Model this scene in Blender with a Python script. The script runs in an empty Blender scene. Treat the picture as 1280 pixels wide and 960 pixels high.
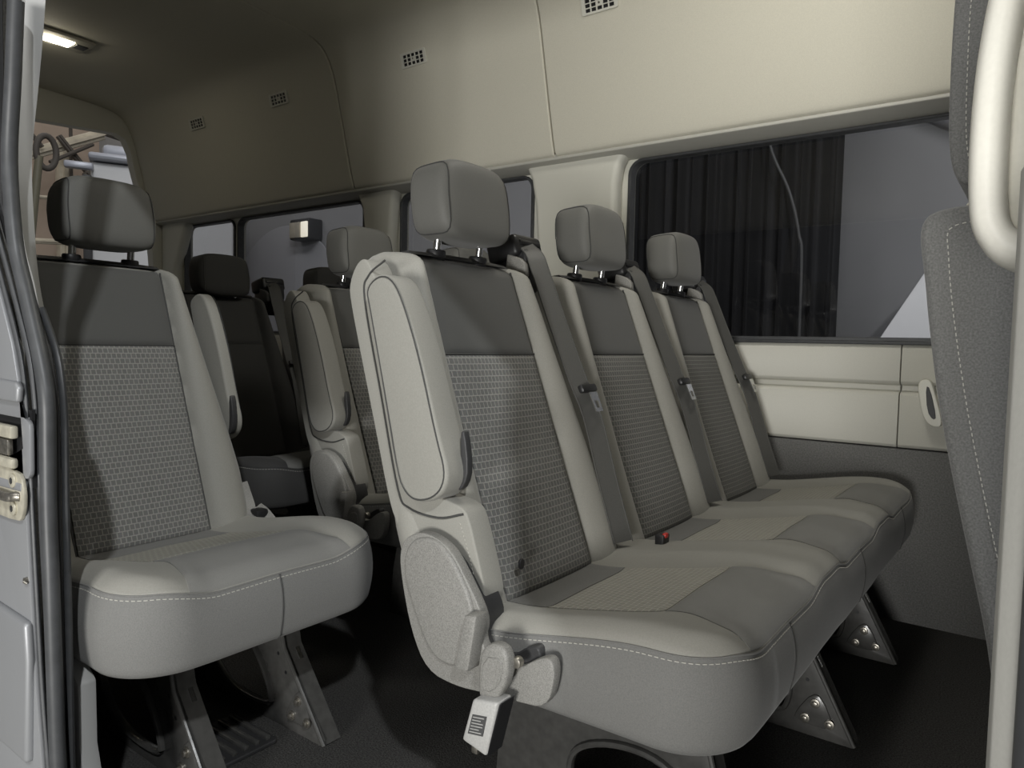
import bpy, bmesh, math, random
from mathutils import Vector, Matrix
random.seed(7)
D = bpy.data
C = bpy.context.scene.collection
PI = math.pi

# ------------------------------------------------------------------ materials
def nodes(name):
    m = D.materials.new(name); m.use_nodes = True
    nt = m.node_tree; b = nt.nodes['Principled BSDF']
    return m, nt, b
def mat(name, col, rough=.6, metal=0., noise=0., scale=200., bump=0., spec=.5, sheen=0., dist=.001):
    m, nt, b = nodes(name)
    b.inputs['Base Color'].default_value = (*col, 1)
    b.inputs['Roughness'].default_value = rough
    b.inputs['Metallic'].default_value = metal
    b.inputs['Specular IOR Level'].default_value = spec
    if sheen: b.inputs['Sheen Weight'].default_value = sheen
    if noise or bump:
        tc = nt.nodes.new('ShaderNodeTexCoord'); n = nt.nodes.new('ShaderNodeTexNoise')
        n.inputs['Scale'].default_value = scale; n.inputs['Detail'].default_value = 4
        nt.links.new(tc.outputs['Object'], n.inputs['Vector'])
        if noise:
            r = nt.nodes.new('ShaderNodeValToRGB')
            r.color_ramp.elements[0].position = .3; r.color_ramp.elements[1].position = .7
            r.color_ramp.elements[0].color = (*[c*(1-noise) for c in col], 1)
            r.color_ramp.elements[1].color = (*[min(1, c*(1+noise)) for c in col], 1)
            nt.links.new(n.outputs['Fac'], r.inputs['Fac']); nt.links.new(r.outputs['Color'], b.inputs['Base Color'])
        if bump:
            bp = nt.nodes.new('ShaderNodeBump'); bp.inputs['Strength'].default_value = bump; bp.inputs['Distance'].default_value = dist
            nt.links.new(n.outputs['Fac'], bp.inputs['Height']); nt.links.new(bp.outputs['Normal'], b.inputs['Normal'])
    return m
def weave(name, axes, base, dash):
    """basket weave cloth: short light dashes in staggered rows"""
    m, nt, b = nodes(name)
    tc = nt.nodes.new('ShaderNodeTexCoord'); sp = nt.nodes.new('ShaderNodeSeparateXYZ'); cb = nt.nodes.new('ShaderNodeCombineXYZ')
    nt.links.new(tc.outputs['Object'], sp.inputs[0])
    nt.links.new(sp.outputs[axes[0]], cb.inputs[0]); nt.links.new(sp.outputs[axes[1]], cb.inputs[1])
    br = nt.nodes.new('ShaderNodeTexBrick')
    br.inputs['Scale'].default_value = 1.0
    br.inputs['Brick Width'].default_value = .0092; br.inputs['Row Height'].default_value = .0098
    br.inputs['Mortar Size'].default_value = .0013; br.inputs['Mortar Smooth'].default_value = .7
    br.inputs['Color1'].default_value = (*base, 1); br.inputs['Color2'].default_value = (*[c*.9 for c in base], 1)
    br.inputs['Mortar'].default_value = (*dash, 1)
    br.offset = .5
    nt.links.new(cb.outputs[0], br.inputs['Vector'])
    n = nt.nodes.new('ShaderNodeTexNoise'); n.inputs['Scale'].default_value = 900
    nt.links.new(tc.outputs['Object'], n.inputs['Vector'])
    mx = nt.nodes.new('ShaderNodeMix'); mx.data_type = 'RGBA'; mx.blend_type = 'MULTIPLY'; mx.inputs[0].default_value = .35
    nt.links.new(br.outputs['Color'], mx.inputs[6]); nt.links.new(n.outputs['Color'], mx.inputs[7])
    nt.links.new(mx.outputs[2], b.inputs['Base Color'])
    bp = nt.nodes.new('ShaderNodeBump'); bp.inputs['Strength'].default_value = .45; bp.inputs['Distance'].default_value = .0012
    nt.links.new(br.outputs['Fac'], bp.inputs['Height']); nt.links.new(bp.outputs['Normal'], b.inputs['Normal'])
    b.inputs['Roughness'].default_value = .85; b.inputs['Specular IOR Level'].default_value = .2
    return m
def glass(name, tint):
    m = D.materials.new(name); m.use_nodes = True; nt = m.node_tree; nt.nodes.clear()
    o = nt.nodes.new('ShaderNodeOutputMaterial'); t = nt.nodes.new('ShaderNodeBsdfTransparent'); g = nt.nodes.new('ShaderNodeBsdfGlossy')
    t.inputs[0].default_value = (*[c**.5 for c in tint], 1); g.inputs['Roughness'].default_value = .01; g.inputs['Color'].default_value = (.9, .9, .9, 1)
    f = nt.nodes.new('ShaderNodeFresnel'); f.inputs[0].default_value = 1.5
    mx = nt.nodes.new('ShaderNodeMixShader')
    ge = nt.nodes.new('ShaderNodeNewGeometry'); iv = nt.nodes.new('ShaderNodeMath'); iv.operation = 'SUBTRACT'; iv.inputs[0].default_value = 1; mu = nt.nodes.new('ShaderNodeMath'); mu.operation = 'MULTIPLY'
    nt.links.new(ge.outputs['Backfacing'], iv.inputs[1]); nt.links.new(iv.outputs[0], mu.inputs[0]); nt.links.new(f.outputs[0], mu.inputs[1]); nt.links.new(mu.outputs[0], mx.inputs[0]); nt.links.new(t.outputs[0], mx.inputs[1]); nt.links.new(g.outputs[0], mx.inputs[2])
    nt.links.new(mx.outputs[0], o.inputs[0]); return m
def emit(name, col, s):
    m, nt, b = nodes(name); b.inputs['Emission Color'].default_value = (*col, 1); b.inputs['Emission Strength'].default_value = s
    return m
M = dict(
    bolster=mat('bolster_cloth', (.268, .262, .235), .62, 0, .06, 500, .12, .35, .15),
    panel=mat('dark_smooth_cloth', (.088, .088, .084), .7, 0, .05, 700, .08, .3, .15),
    thigh=mat('grey_thigh_cloth', (.20, .198, .186), .7, 0, .06, 700, .08, .3, .15),
    skirt=mat('charcoal_skirt_cloth', (.168, .167, .16), .8, 0, .12, 700, .15, .2, .1),
    rest=mat('headrest_cloth', (.13, .129, .119), .6, 0, .05, 600, .08, .35, .15),
    weave_back=weave('basket_weave_back', ('Y', 'Z'), (.19, .19, .182), (.34, .333, .312)),
    weave_seat=weave('basket_weave_cushion', ('Y', 'X'), (.36, .352, .312), (.48, .467, .415)),
    front=mat('felt_side_cloth', (.155, .155, .15), .9, 0, .25, 600, .2, .15, .2),
    stitch=mat('pale_thread', (.42, .41, .37), .8),
    piping=mat('seam_dark', (.05, .05, .048), .8),
    shell=mat('dark_shell_plastic', (.035, .035, .036), .5, 0, .1, 300, .1),
    cap=mat('grained_grey_plastic', (.22, .215, .20), .5, 0, .3, 700, .35, .5, 0, .0008),
    black=mat('black_plastic', (.016, .016, .017), .42),
    belt=mat('seat_belt_webbing', (.082, .081, .076), .55, 0, .15, 900, .2),
    chrome=mat('bright_steel', (.75, .75, .74), .22, 1.),
    steel=mat('black_painted_steel', (.06, .059, .056), .27, 0, .15, 60, .12, .6, 0, .002),
    zinc=mat('zinc_bolt', (.35, .33, .29), .38, .9, .3, 200),
    red=mat('red_button', (.55, .03, .02), .4),
    label=mat('dark_label', (.06, .06, .06), .6),
    buckle=mat('silver_grey_plastic', (.40, .395, .38), .45, 0, .1, 400),
    cream=mat('cream_headliner', (.66, .635, .54), .75, 0, .04, 350, .12, .3),
    trim=mat('cream_hard_trim', (.70, .69, .615), .5, 0, .03, 400, .08),
    pillargrey=mat('grey_pillar_trim', (.50, .495, .46), .55, 0, .03, 400, .08),
    panelcream=mat('cream_side_panel', (.56, .55, .49), .5, 0, .03, 400, .08),
    trimgrey=mat('grey_cornice_trim', (.50, .49, .44), .6, 0, .03, 400, .08),
    carpetwall=mat('grey_wall_carpet', (.15, .149, .144), .95, 0, .25, 260, .3, .1),
    carpet=mat('dark_floor_carpet', (.052, .051, .049), .97, 0, .55, 330, .6, .1, 0, .004),
    paint=mat('silver_grey_paint', (.30, .305, .315), .45, .35, .06, 3),
    rubber=mat('weatherstrip_rubber', (.055, .057, .06), .45, 0, .15, 50, .08),
    rubberblack=mat('weatherstrip_black', (.012, .012, .013), .5),
    ltrim=mat('pale_grey_trim', (.42, .42, .41), .55),
    striker=mat('striker_primer', (.50, .47, .38), .45, .3, .2, 60),
    handle=mat('ivory_handle', (.86, .84, .76), .4, 0, .02, 300, .05),
    glass=glass('tinted_glass', (.62, .62, .63)),
    wall=mat('hall_grey_paint', (.27, .27, .272), .9, 0, .1, .8),
    wallwarm=mat('hall_warm_wall', (.34, .27, .215), .9, 0, .15, 1.2),
    concrete=mat('concrete', (.22, .215, .2), .9, 0, .2, 4, .1),
    curtain=mat('black_curtain', (.009, .009, .010), .9, 0, .2, 6),
    white=mat('white_paint', (.80, .80, .80), .5),
    truss=mat('pale_steel_beam', (.42, .38, .30), .7, 0, .2, 8),
    trussdark=mat('dark_steel_beam', (.07, .06, .05), .7),
    gsteel=mat('grey_roof_metal', (.35, .36, .40), .4, .3),
    lamp=emit('lit_dome_lens', (1., .93, .75), 14.),
    lampwarm=emit('lit_wall_lamp', (1., .92, .7), .9),
)

# ------------------------------------------------------------------ mesh helpers
AX = {'xz': lambda a, b, t: Vector((a, t, b)), 'yz': lambda a, b, t: Vector((t, a, b)), 'xy': lambda a, b, t: Vector((a, b, t))}
def new(): return bmesh.new()
def join(bm, tmp):
    me = D.meshes.new('tmp'); tmp.to_mesh(me); tmp.free(); bm.from_mesh(me); D.meshes.remove(me)
def bev(t, b, seg=3, ang=20):
    if b <= 0: return
    es = [e for e in t.edges if len(e.link_faces) == 2 and e.calc_face_angle(0) > math.radians(ang)]
    bmesh.ops.bevel(t, geom=es, offset=b, segments=seg, affect='EDGES', profile=.5, clamp_overlap=True)
def smoothpoly(pts, it=2, closed=True):
    for _ in range(it):
        q = []; n = len(pts)
        for i in range(n):
            a, b = pts[i], pts[(i+1) % n]
            q += [tuple(a[k]*.75+b[k]*.25 for k in range(len(a))), tuple(a[k]*.25+b[k]*.75 for k in range(len(a)))]
        pts = q
    return pts
def prism(bm, pts, plane, t0, t1, b=0., seg=3, holes=()):
    t = new(); f = AX[plane]
    def ring(p):
        vs = [t.verts.new(f(a, c, t0)) for a, c in p]
        return [t.edges.new((vs[i], vs[(i+1) % len(vs)])) for i in range(len(vs))], vs
    if holes:
        es = ring(pts)[0]
        for h in holes: es += ring(h)[0]
        bmesh.ops.triangle_fill(t, use_beauty=True, use_dissolve=False, edges=es)
    else:
        vs = ring(pts)[1]; t.faces.new(vs)
    r = bmesh.ops.extrude_face_region(t, geom=t.faces[:])
    vs = [e for e in r['geom'] if isinstance(e, bmesh.types.BMVert)]
    bmesh.ops.translate(t, verts=vs, vec=f(0, 0, t1-t0))
    bmesh.ops.recalc_face_normals(t, faces=t.faces[:])
    bev(t, b, seg)
    join(bm, t)
def box(bm, c, s, b=0., seg=2, rot=None):
    t = new(); bmesh.ops.create_cube(t, size=1)
    bmesh.ops.scale(t, verts=t.verts[:], vec=Vector(s))
    bev(t, b, seg)
    if rot: bmesh.ops.rotate(t, verts=t.verts[:], cent=(0, 0, 0), matrix=rot)
    bmesh.ops.translate(t, verts=t.verts[:], vec=Vector(c)); join(bm, t)
def cyl(bm, p0, p1, r, seg=20, b=0., r2=None):
    p0, p1 = Vector(p0), Vector(p1); d = p1-p0; t = new()
    bmesh.ops.create_cone(t, cap_ends=True, segments=seg, radius1=r, radius2=r if r2 is None else r2, depth=d.length)
    bev(t, b, 2, 40)
    bmesh.ops.rotate(t, verts=t.verts[:], cent=(0, 0, 0), matrix=d.to_track_quat('Z', 'Y').to_matrix())
    bmesh.ops.translate(t, verts=t.verts[:], vec=(p0+p1)/2); join(bm, t)
def loft(bm, rings, caps=True, closed=True):
    t = new(); R = [[t.verts.new(p) for p in r] for r in rings]
    for a, b in zip(R, R[1:]):
        n = len(a)
        for i in range(n if closed else n-1):
            t.faces.new((a[i], a[(i+1) % n], b[(i+1) % n], b[i]))
    if caps: t.faces.new(R[0]); t.faces.new(R[-1])
    bmesh.ops.recalc_face_normals(t, faces=t.faces[:]); join(bm, t)
def crom(pts, n=6):
    P = [Vector(p) for p in pts]; P = [P[0]*2-P[1]]+P+[P[-1]*2-P[-2]]; out = []
    for i in range(1, len(P)-2):
        a, b, c, d = P[i-1:i+3]
        for k in range(n):
            s = k/n; out.append(.5*((2*b)+(c-a)*s+(2*a-5*b+4*c-d)*s*s+(3*b-a-3*c+d)*s**3))
    out.append(P[-2]); return out
def sweep(bm, path, prof, side=Vector((0, 1, 0)), caps=True):
    """prof: list of (a, b): a along the in-plane normal, b along `side`"""
    path = [Vector(p) for p in path]; rings = []
    for i, p in enumerate(path):
        tn = (path[min(i+1, len(path)-1)]-path[max(i-1, 0)]).normalized()
        s = (side-tn*side.dot(tn)).normalized(); n = tn.cross(s)
        rings.append([p+n*a+s*b for a, b in prof])
    loft(bm, rings, caps)
def ell(ra, rb, n=14): return [(ra*math.cos(2*PI*k/n), rb*math.sin(2*PI*k/n)) for k in range(n)]
def rect(ra, rb): return [(-ra, -rb), (ra, -rb), (ra, rb), (-ra, rb)]
def tube(bm, path, r, n=8, side=Vector((0, 1, 0))): sweep(bm, path, ell(r, r, n), side)
def rbox(bm, c, h, n=5., cuts=14, fn=None):
    t = new(); bmesh.ops.create_cube(t, size=2)
    bmesh.ops.subdivide_edges(t, edges=t.edges[:], cuts=cuts, use_grid_fill=True)
    for v in t.verts:
        p = Vector([math.copysign(abs(k)**.8 if abs(k) < 1 else 1, k) for k in v.co])
        l = (abs(p.x)**n+abs(p.y)**n+abs(p.z)**n)**(1/n); p = p/l
        if fn: p = fn(p)
        v.co = Vector((c[0]+p.x*h[0], c[1]+p.y*h[1], c[2]+p.z*h[2]))
    join(bm, t)
def patch(bm, f, u0, u1, v0, v1, nu, nv, th, back):
    t = new(); top = [[t.verts.new(f(u0+(u1-u0)*i/nu, v0+(v1-v0)*j/nv, i/nu, j/nv)) for j in range(nv+1)] for i in range(nu+1)]
    bot = [[t.verts.new(v.co+back*th) for v in r] for r in top]
    for i in range(nu):
        for j in range(nv):
            t.faces.new((top[i][j], top[i+1][j], top[i+1][j+1], top[i][j+1])); t.faces.new((bot[i][j], bot[i][j+1], bot[i+1][j+1], bot[i+1][j]))
    for i in range(nu):
        for j in (0, nv): t.faces.new((top[i][j], top[i+1][j], bot[i+1][j], bot[i][j]))
    for j in range(nv):
        for i in (0, nu): t.faces.new((top[i][j], top[i][j+1], bot[i][j+1], bot[i][j]))
    bmesh.ops.recalc_face_normals(t, faces=t.faces[:]); join(bm, t)
def stitches(bm, path, step=.0075, ln=.0048, w=.0011):
    P = [Vector(p) for p in path]; acc = 0.; nxt = 0.
    for a, b in zip(P, P[1:]):
        d = b-a; L = d.length
        if L < 1e-6: continue
        while nxt <= acc+L:
            q = a+d*((nxt-acc)/L)
            box(bm, q, (w, w, ln), 0, rot=d.to_track_quat('Z', 'Y').to_matrix()); nxt += step
        acc += L
def obj(name, bm, m, parent=None, ang=38):
    bmesh.ops.remove_doubles(bm, verts=bm.verts[:], dist=1e-6)
    me = D.meshes.new(name); bm.to_mesh(me); bm.free()
    me.materials.append(M[m] if isinstance(m, str) else m)
    me.polygons.foreach_set('use_smooth', [True]*len(me.polygons))
    me.set_sharp_from_angle(angle=math.radians(ang)); me.update()
    o = D.objects.new(name, me); C.objects.link(o)
    if parent: o.parent = parent
    return o
def empty(name, loc, label, cat, group=None, rot=(0, 0, 0)):
    o = D.objects.new(name, None); C.objects.link(o); o.location = loc; o.rotation_euler = rot; o.empty_display_size = .05
    return tag(o, label, cat, group)
def tag(o, label, cat, group=None, kind=None):
    o['label'] = label; o['category'] = cat
    if group: o['group'] = group
    if kind: o['kind'] = kind
    return o
def struct(name, bm, m, parent=None, label=None, ang=38):
    o = obj(name, bm, m, parent, ang); o['kind'] = 'structure'
    if label: o['label'] = label
    return o
def copy_tree(o, parent=None):
    c = o.copy(); C.objects.link(c)
    if parent: c.parent = parent
    for ch in o.children: copy_tree(ch, c)
    return c
def lerp(a, b, t): return a+(b-a)*t
def sst(a, b, x):
    t = max(0., min(1., (x-a)/(b-a))); return t*t*(3-2*t)
def interp(tab, x):
    if x <= tab[0][0]: return tab[0][1]
    for (a, p), (b, q) in zip(tab, tab[1:]):
        if x <= b: return lerp(p, q, (x-a)/(b-a))
    return tab[-1][1]

# ------------------------------------------------------------------ SEATS
PITCH = .44
def line(z): return -.372*(z-.345)
WT = [(.28, .214), (.33, .224), (.38, .231), (.45, .231), (.52, .222), (.60, .208), (.69, .192), (.78, .176), (.86, .160)]
IW = .121
def front_w(u, z):
    W = interp(WT, z); a = abs(u)
    if a < IW:
        return .004*(1-(a/IW)**2)+.002-.006*math.exp(-((a-IW)/.006)**2)
    t = (a-IW)/max(W-IW, 1e-3)
    return .027*math.sin(PI*min(t, 1)**.85)-.006*math.exp(-((a-IW)/.006)**2)-.045*max(0, (t-.55)/.45)**2.2
def back_ring(z, s=0., up=1):
    """closed cross section of a seat back at height z; s 0..1 closes the end over"""
    W = interp(WT, z); pts = []; N = 56
    for i in range(N+1):
        q = -1+2*i/N; u = W*math.copysign(abs(q)**.92, q)
        pts.append((u, front_w(u, z)))
    pts += [(W+.001, -.06), (W-.006, -.082), (W-.03, -.098)]
    for i in range(1, 8): pts.append(((W-.03)*(1-2*i/8), -.102-.006*math.sin(PI*i/8)))
    pts += [(-W+.03, -.098), (-W+.006, -.082), (-W-.001, -.06)]
    c = math.cos(s*PI/2); mid = -.042
    return [Vector((line(z)+mid+(w-mid)*lerp(c, 1, .05), u*lerp(1, .86+.14*c, 1), z)) for u, w in pts]
def back_mesh(bm, y0):
    rings = []
    for k in range(5): s = 1-k/5; rings.append(back_ring(.32-.02*math.sin(s*PI/2), s))
    for k in range(40): rings.append(back_ring(lerp(.32, .838, k/39)))
    for k in range(1, 7): s = k/6; rings.append(back_ring(.838+.024*math.sin(s*PI/2), s))
    loft(bm, [[p+Vector((0, y0, 0)) for p in r] for r in rings])
def back_patch(bm, y0, z0, z1, w0, nz, lift=.005):
    def f(u, z, a, b):
        e = min(min(a, 1-a)*2*w0, min(b, 1-b)*(z1-z0)); pil = -.0035*math.exp(-e/.004)
        zz = z; dx = 0.
        if zz > .838:
            s = min(1., (zz-.838)/.03); zz = .838+.024*math.sin(s*PI/2); dx = -.045*(1-math.cos(s*PI/2))
        return Vector((line(zz)+.004*(1-(u/IW)**2)+.002+lift+pil+dx, y0+u, zz))
    patch(bm, f, -w0, w0, z0, z1, 26, nz, .012, Vector((-1, 0, 0)))
def headrest(root, y0, rm='rest'):
    # soft block: broad flat front, tapering to the top and the rear
    def shape(p):
        yy = p.y*(1-.10*max(0, p.z)**1.5-.05*max(0, -p.z)**2)*(1-.02*max(0, -p.x)); xx = p.x-.16*p.z+.20*(1-p.y*p.y)*(.45 if p.x > 0 else 0)
        zz = p.z*(1-.04*p.y*p.y)-(.10*(1-p.x)/2 if p.z > 0 else -.03)
        return Vector((xx, yy, zz))
    bm = new(); rbox(bm, (-.205, y0, .954), (.047, .091, .070), 5.2, 16, shape)
    h = obj('headrest', bm, rm, root, 60)
    for s in (-1, 1):
        bm = new(); pth = []
        for k in range(0, 41):
            th = 2*PI*k/40; n = 5.2
            cz, cx = math.sin(th), math.cos(th); l = (abs(cz)**n+abs(cx)**n)**(1/n)
            pth.append((cx/l, cz/l))
        # welt seam round each cheek of the headrest
        ring = []
        for a, b in pth:
            lim = .955; l = (1-lim**5.2)**(1/5.2) if False else 1
            p = Vector((a*.95, s*.94, b*.95)); n5 = (abs(p.x)**5.2+abs(p.y)**5.2+abs(p.z)**5.2)**(1/5.2); p = shape(p/n5)
            ring.append(Vector((-.205+p.x*.0475, y0+p.y*.0915, .954+p.z*.0705)))
        sweep(bm, ring, ell(.0011, .0011, 6), Vector((0, 1, 0)), False); obj('seam', bm, 'piping', h)
        bm = new(); cyl(bm, (-.214, y0+s*.055, .835), (-.204, y0+s*.055, .91), .0066, 16); obj('post', bm, 'chrome', h)
        bm = new(); cyl(bm, (-.2125, y0+s*.055, .856), (-.2105, y0+s*.055, .874), .0165, 20, .004)
        box(bm, (-.222, y0+s*.055, .857), (.03, .028, .01), .003); obj('post_sleeve', bm, 'black', root)
def backrest(root, y0):
    bm = new(); back_mesh(bm, y0); b = obj('backrest', bm, 'bolster', root, 60)
    bm = new(); back_patch(bm, y0, .345, .700, IW-.002, 70, .005); obj('woven_insert', bm, 'weave_back', b, 60)
    bm = new(); back_patch(bm, y0, .703, .850, IW-.002, 30, .005); obj('upper_panel', bm, 'panel', b, 60)
    for s in (-1, 1):
        bm = new(); tube(bm, [Vector((line(z)+front_w(IW+.001, z)+.0035, y0+s*(IW+.001), z)) for z in [lerp(.33, .85, q/24) for q in range(25)]], .0019, 6); obj('seam', bm, 'piping', b)
    bm = new(); tube(bm, [Vector((line(.7015)+.004*(1-(u/IW)**2)+.0035, y0+u, .7015)) for u in [lerp(-IW, IW, q/14) for q in range(15)]], .0019, 6, Vector((0, 0, 1))); obj('seam', bm, 'piping', b)
    bm = new()
    rings = []
    for k in range(9):
        q = -1+2*k/8; W = .125*q; h = .010*(1-.3*q*q)
        rings.append([Vector((-.215-.018, y0+W, .858)), Vector((-.175-.018, y0+W, .856+h*.3)), Vector((-.185-.02, y0+W, .857+h)), Vector((-.245-.02, y0+W, .853+h)), Vector((-.285, y0+W, .835)), Vector((-.27, y0+W, .82))])
    loft(bm, rings); obj('top_trim', bm, 'shell', b)
    bm = new(); prism(bm, [(-.115, .36), (-.245, .70), (-.298, .82), (-.285, .845), (-.25, .84), (-.10, .40)], 'xz', y0-.135, y0+.135, .012); obj('rear_shell', bm, 'shell', b)
    return b
def belt(root, y0):
    bm = new()
    pth = crom([(-.222, y0, .915), (-.196, y0-.004, .895), (-.178, y0-.008, .862), (-.135, y0-.012, .766), (-.083, y0-.015, .655), (-.052, y0-.012, .589), (-.010, y0-.02, .47), (.028, y0-.028, .372)], 6)
    sd = Vector((.50, .86, 0)); sweep(bm, pth, rect(.0009, .0195), sd); s = obj('seat_belt', bm, 'belt', root)
    for e in (-1, 1):
        bm = new(); sweep(bm, [p+Vector((.0012, 0, 0))+sd*e*.019 for p in pth], ell(.0012, .0014, 6)); obj('belt_edge', bm, 'belt', s)
    bm = new(); d = Vector((.372, 0, -1)).normalized()
    rot = Matrix.Rotation(math.atan(.46), 3, 'Y')
    box(bm, (-.062, y0-.013, .640), (.012, .052, .016), .004, 2, Matrix.Rotation(-.45, 3, 'Y')); k = obj('belt_tongue', bm, 'black', s)
    bm = new(); t = new()
    prism(bm, [(-.012, -.038), (.012, -.038), (.013, 0), (-.013, 0)], 'yz', -.001, .001, 0, 1, [[(-.0065, -.031), (.0065, -.031), (.0065, -.017), (-.0065, -.017)]])
    bmesh.ops.rotate(bm, verts=bm.verts[:], cent=(0, 0, 0), matrix=Matrix.Rotation(-.42, 3, 'Y'))
    bmesh.ops.translate(bm, verts=bm.verts[:], vec=(-.052, y0-.011, .634)); obj('latch_plate', bm, 'chrome', k)
    # retractor on the shoulder
    R = Matrix.Rotation(-.25, 3, 'Y')
    bm = new(); box(bm, (-.255, y0+.012, .905), (.075, .092, .044), .009, 3, R)
    box(bm, (-.222, y0+.014, .918), (.012, .070, .012), .004, 2, R); r = obj('belt_retractor', bm, 'black', root)
    bm = new(); prism(bm, [(-.20, .872), (-.205, .906), (-.29, .896), (-.30, .82), (-.25, .80), (-.205, .835)], 'xz', y0-.020, y0+.045, .008); obj('bracket', bm, 'black', r)
    bm = new(); prism(bm, [(-.193, .850), (-.196, .873), (-.208, .884), (-.24, .896), (-.245, .85), (-.215, .838)], 'xz', y0-.034, y0-.020, .004); obj('bezel', bm, 'cap', r)
ARM0 = [(-.122, .812), (-.098, .784), (-.060, .70), (-.024, .59), (-.006, .548), (-.013, .522), (-.034, .506), (-.064, .500), (-.084, .508), (-.100, .53), (-.128, .637), (-.166, .772), (-.174, .796), (-.150, .814)]
SIDE = [(-.19, .843), (-.212, .834), (-.226, .806), (-.2265, .785), (-.198, .69), (-.166, .586), (-.136, .484), (-.119, .456), (-.09, .40), (-.06, .36), (.030, .36), (.048, .383), (.030, .44), (.014, .487), (.002, .502), (-.055, .510), (-.078, .56), (-.128, .69), (-.165, .80)]
def armrest(root, y0, s, full=True):
    ARM = [(x-(0 if full else .045), z) for x, z in ARM0]; hd = 0 if full else -.045
    if full:
        bm = new(); prism(bm, smoothpoly(SIDE, 2), 'xz', y0+s*.184, y0+s*.226, .009); sp = obj('side_panel', bm, 'bolster', root)
        bm = new(); L = [(-.150, y0+s*.2262, .835), (-.183, y0+s*.2264, .815), (-.191, y0+s*.2266, .78), (-.153, y0+s*.2266, .637), (-.118, y0+s*.2266, .51), (-.095, y0+s*.2266, .485), (-.04, y0+s*.2266, .480), (.005, y0+s*.2262, .492)]
        tube(bm, crom(L, 6), .0016, 6); obj('seam', bm, 'piping', sp)
    if full: bm = new(); stitches(bm, [(.000, y0+s*.2265, .478), (.016, y0+s*.2265, .44), (.032, y0+s*.2265, .390)], .0055, .003, .0009); obj('stitching', bm, 'stitch', sp)
    bm = new(); a, b = (y0+s*(.196 if full else .203), y0+s*(.245 if full else .229))
    prism(bm, smoothpoly(ARM, 2), 'xz', a, b, .007, 3); o = obj('armrest', bm, 'bolster', root)
    bm = new(); ins = [(lerp(x, -.085+hd, .075), lerp(z, .65, .022)) for x, z in ARM]
    pts = [Vector((x, y0+s*(.2452 if full else .2292), z)) for x, z in smoothpoly(ins, 2)]; pts.append(pts[0]); sweep(bm, pts, ell(.0012, .0008, 6), Vector((0, 1, 0)), False); obj('seam', bm, 'piping', o)
    bm = new(); prism(bm, smoothpoly([(x+hd, z) for x, z in [(-.016, .60), (-.008, .60), (.0, .55), (-.006, .527), (-.02, .515), (-.014, .545)]], 1), 'xz', y0+s*.20, y0+s*.212, .002); obj('hinge_cover', bm, 'shell', o)
CAPO = [(-.084, .430), (-.074, .452), (-.045, .466), (-.017, .463), (.011, .450), (.036, .418), (.059, .386), (.066, .366), (.060, .345), (.080, .325), (.117, .322), (.150, .347), (.170, .352), (.174, .328), (.163, .289), (.122, .284), (.068, .279), (.021, .273), (-.030, .279), (-.060, .325), (-.080, .395)]
CAPI = [(-.071, .40), (-.071, .433), (-.055, .455), (-.03, .4625), (-.008, .459), (.018, .440), (.055, .385), (.048, .345), (.034, .305), (.004, .297), (-.026, .312), (-.050, .355)]
def endcap(root, y0):
    bm = new(); prism(bm, smoothpoly(CAPO, 2), 'xz', y0-.256, y0-.240, .005, 3); o = obj('end_cap', bm, 'cap', root)
    bm = new(); prism(bm, [(lerp(x, .0, .17), lerp(z, .36, .17)) for x, z in smoothpoly(CAPO, 1)], 'xz', y0-.241, y0-.195, .002, 1); obj('hinge_plate', bm, 'shell', root)
    bm = new(); prism(bm, smoothpoly(CAPI, 2), 'xz', y0-.261, y0-.250, .005, 3); obj('raised_shield', bm, 'cap', o)
    bm = new(); prism(bm, [(.052, .382), (.072, .385), (.060, .311), (.036, .308)], 'xz', y0-.278, y0-.252, .004, 2); obj('recline_lever', bm, 'cap', root)
    # buckle hanging on its sheathed strap
    bm = new(); prism(bm, smoothpoly([(.086, .352), (.106, .364), (.126, .358), (.128, .325), (.108, .288), (.084, .284), (.082, .32)], 1), 'xz', y0-.286, y0-.268, .005, 3); st = obj('buckle_strap', bm, 'cap', root)
    bm = new(); prism(bm, smoothpoly([(.091, .343), (.12, .349), (.121, .325), (.106, .303), (.089, .302)], 1), 'xz', y0-.2875, y0-.284, .001, 1); obj('moulded_text_panel', bm, 'cap', st)
    bm = new(); prism(bm, [(.086, .294), (.124, .301), (.108, .230), (.070, .238)], 'xz', y0-.300, y0-.270, .004, 3); bk = obj('buckle', bm, 'buckle', root)
    bm = new(); prism(bm, [(.124, .2985), (.1265, .300), (.1085, .229), (.106, .230)], 'xz', y0-.297, y0-.268, .001, 1); obj('buckle_side', bm, 'black', bk)
    bm = new(); prism(bm, [(.087, .276), (.109, .280), (.1035, .254), (.080, .250)], 'xz', y0-.3008, y0-.299, .0005, 1); lb = obj('buckle_label', bm, 'label', bk)
    bm = new()
    for k in range(6):
        f = .12+.15*k; a = Vector((lerp(.087, .080, f)+.0025, y0-.301, lerp(.276, .250, f)+.0005)); b = Vector((lerp(.109, .1035, f)-.003, y0-.301, lerp(.280, .254, f)-.0005))
        cyl(bm, a, lerp(a, b, .75 if k in (1, 4) else 1), .0006, 6)
    obj('label_lettering', bm, 'buckle', bk)
    bm = new(); box(bm, (.082, y0-.283, .227), (.010, .014, .014), .002); obj('buckle_tip', bm, 'zinc', bk)
    bm = new(); cyl(bm, (.128, y0-.262, .340), (.128, y0-.272, .340), .007, 14, .002); obj('anchor_bolt', bm, 'zinc', root)
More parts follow.
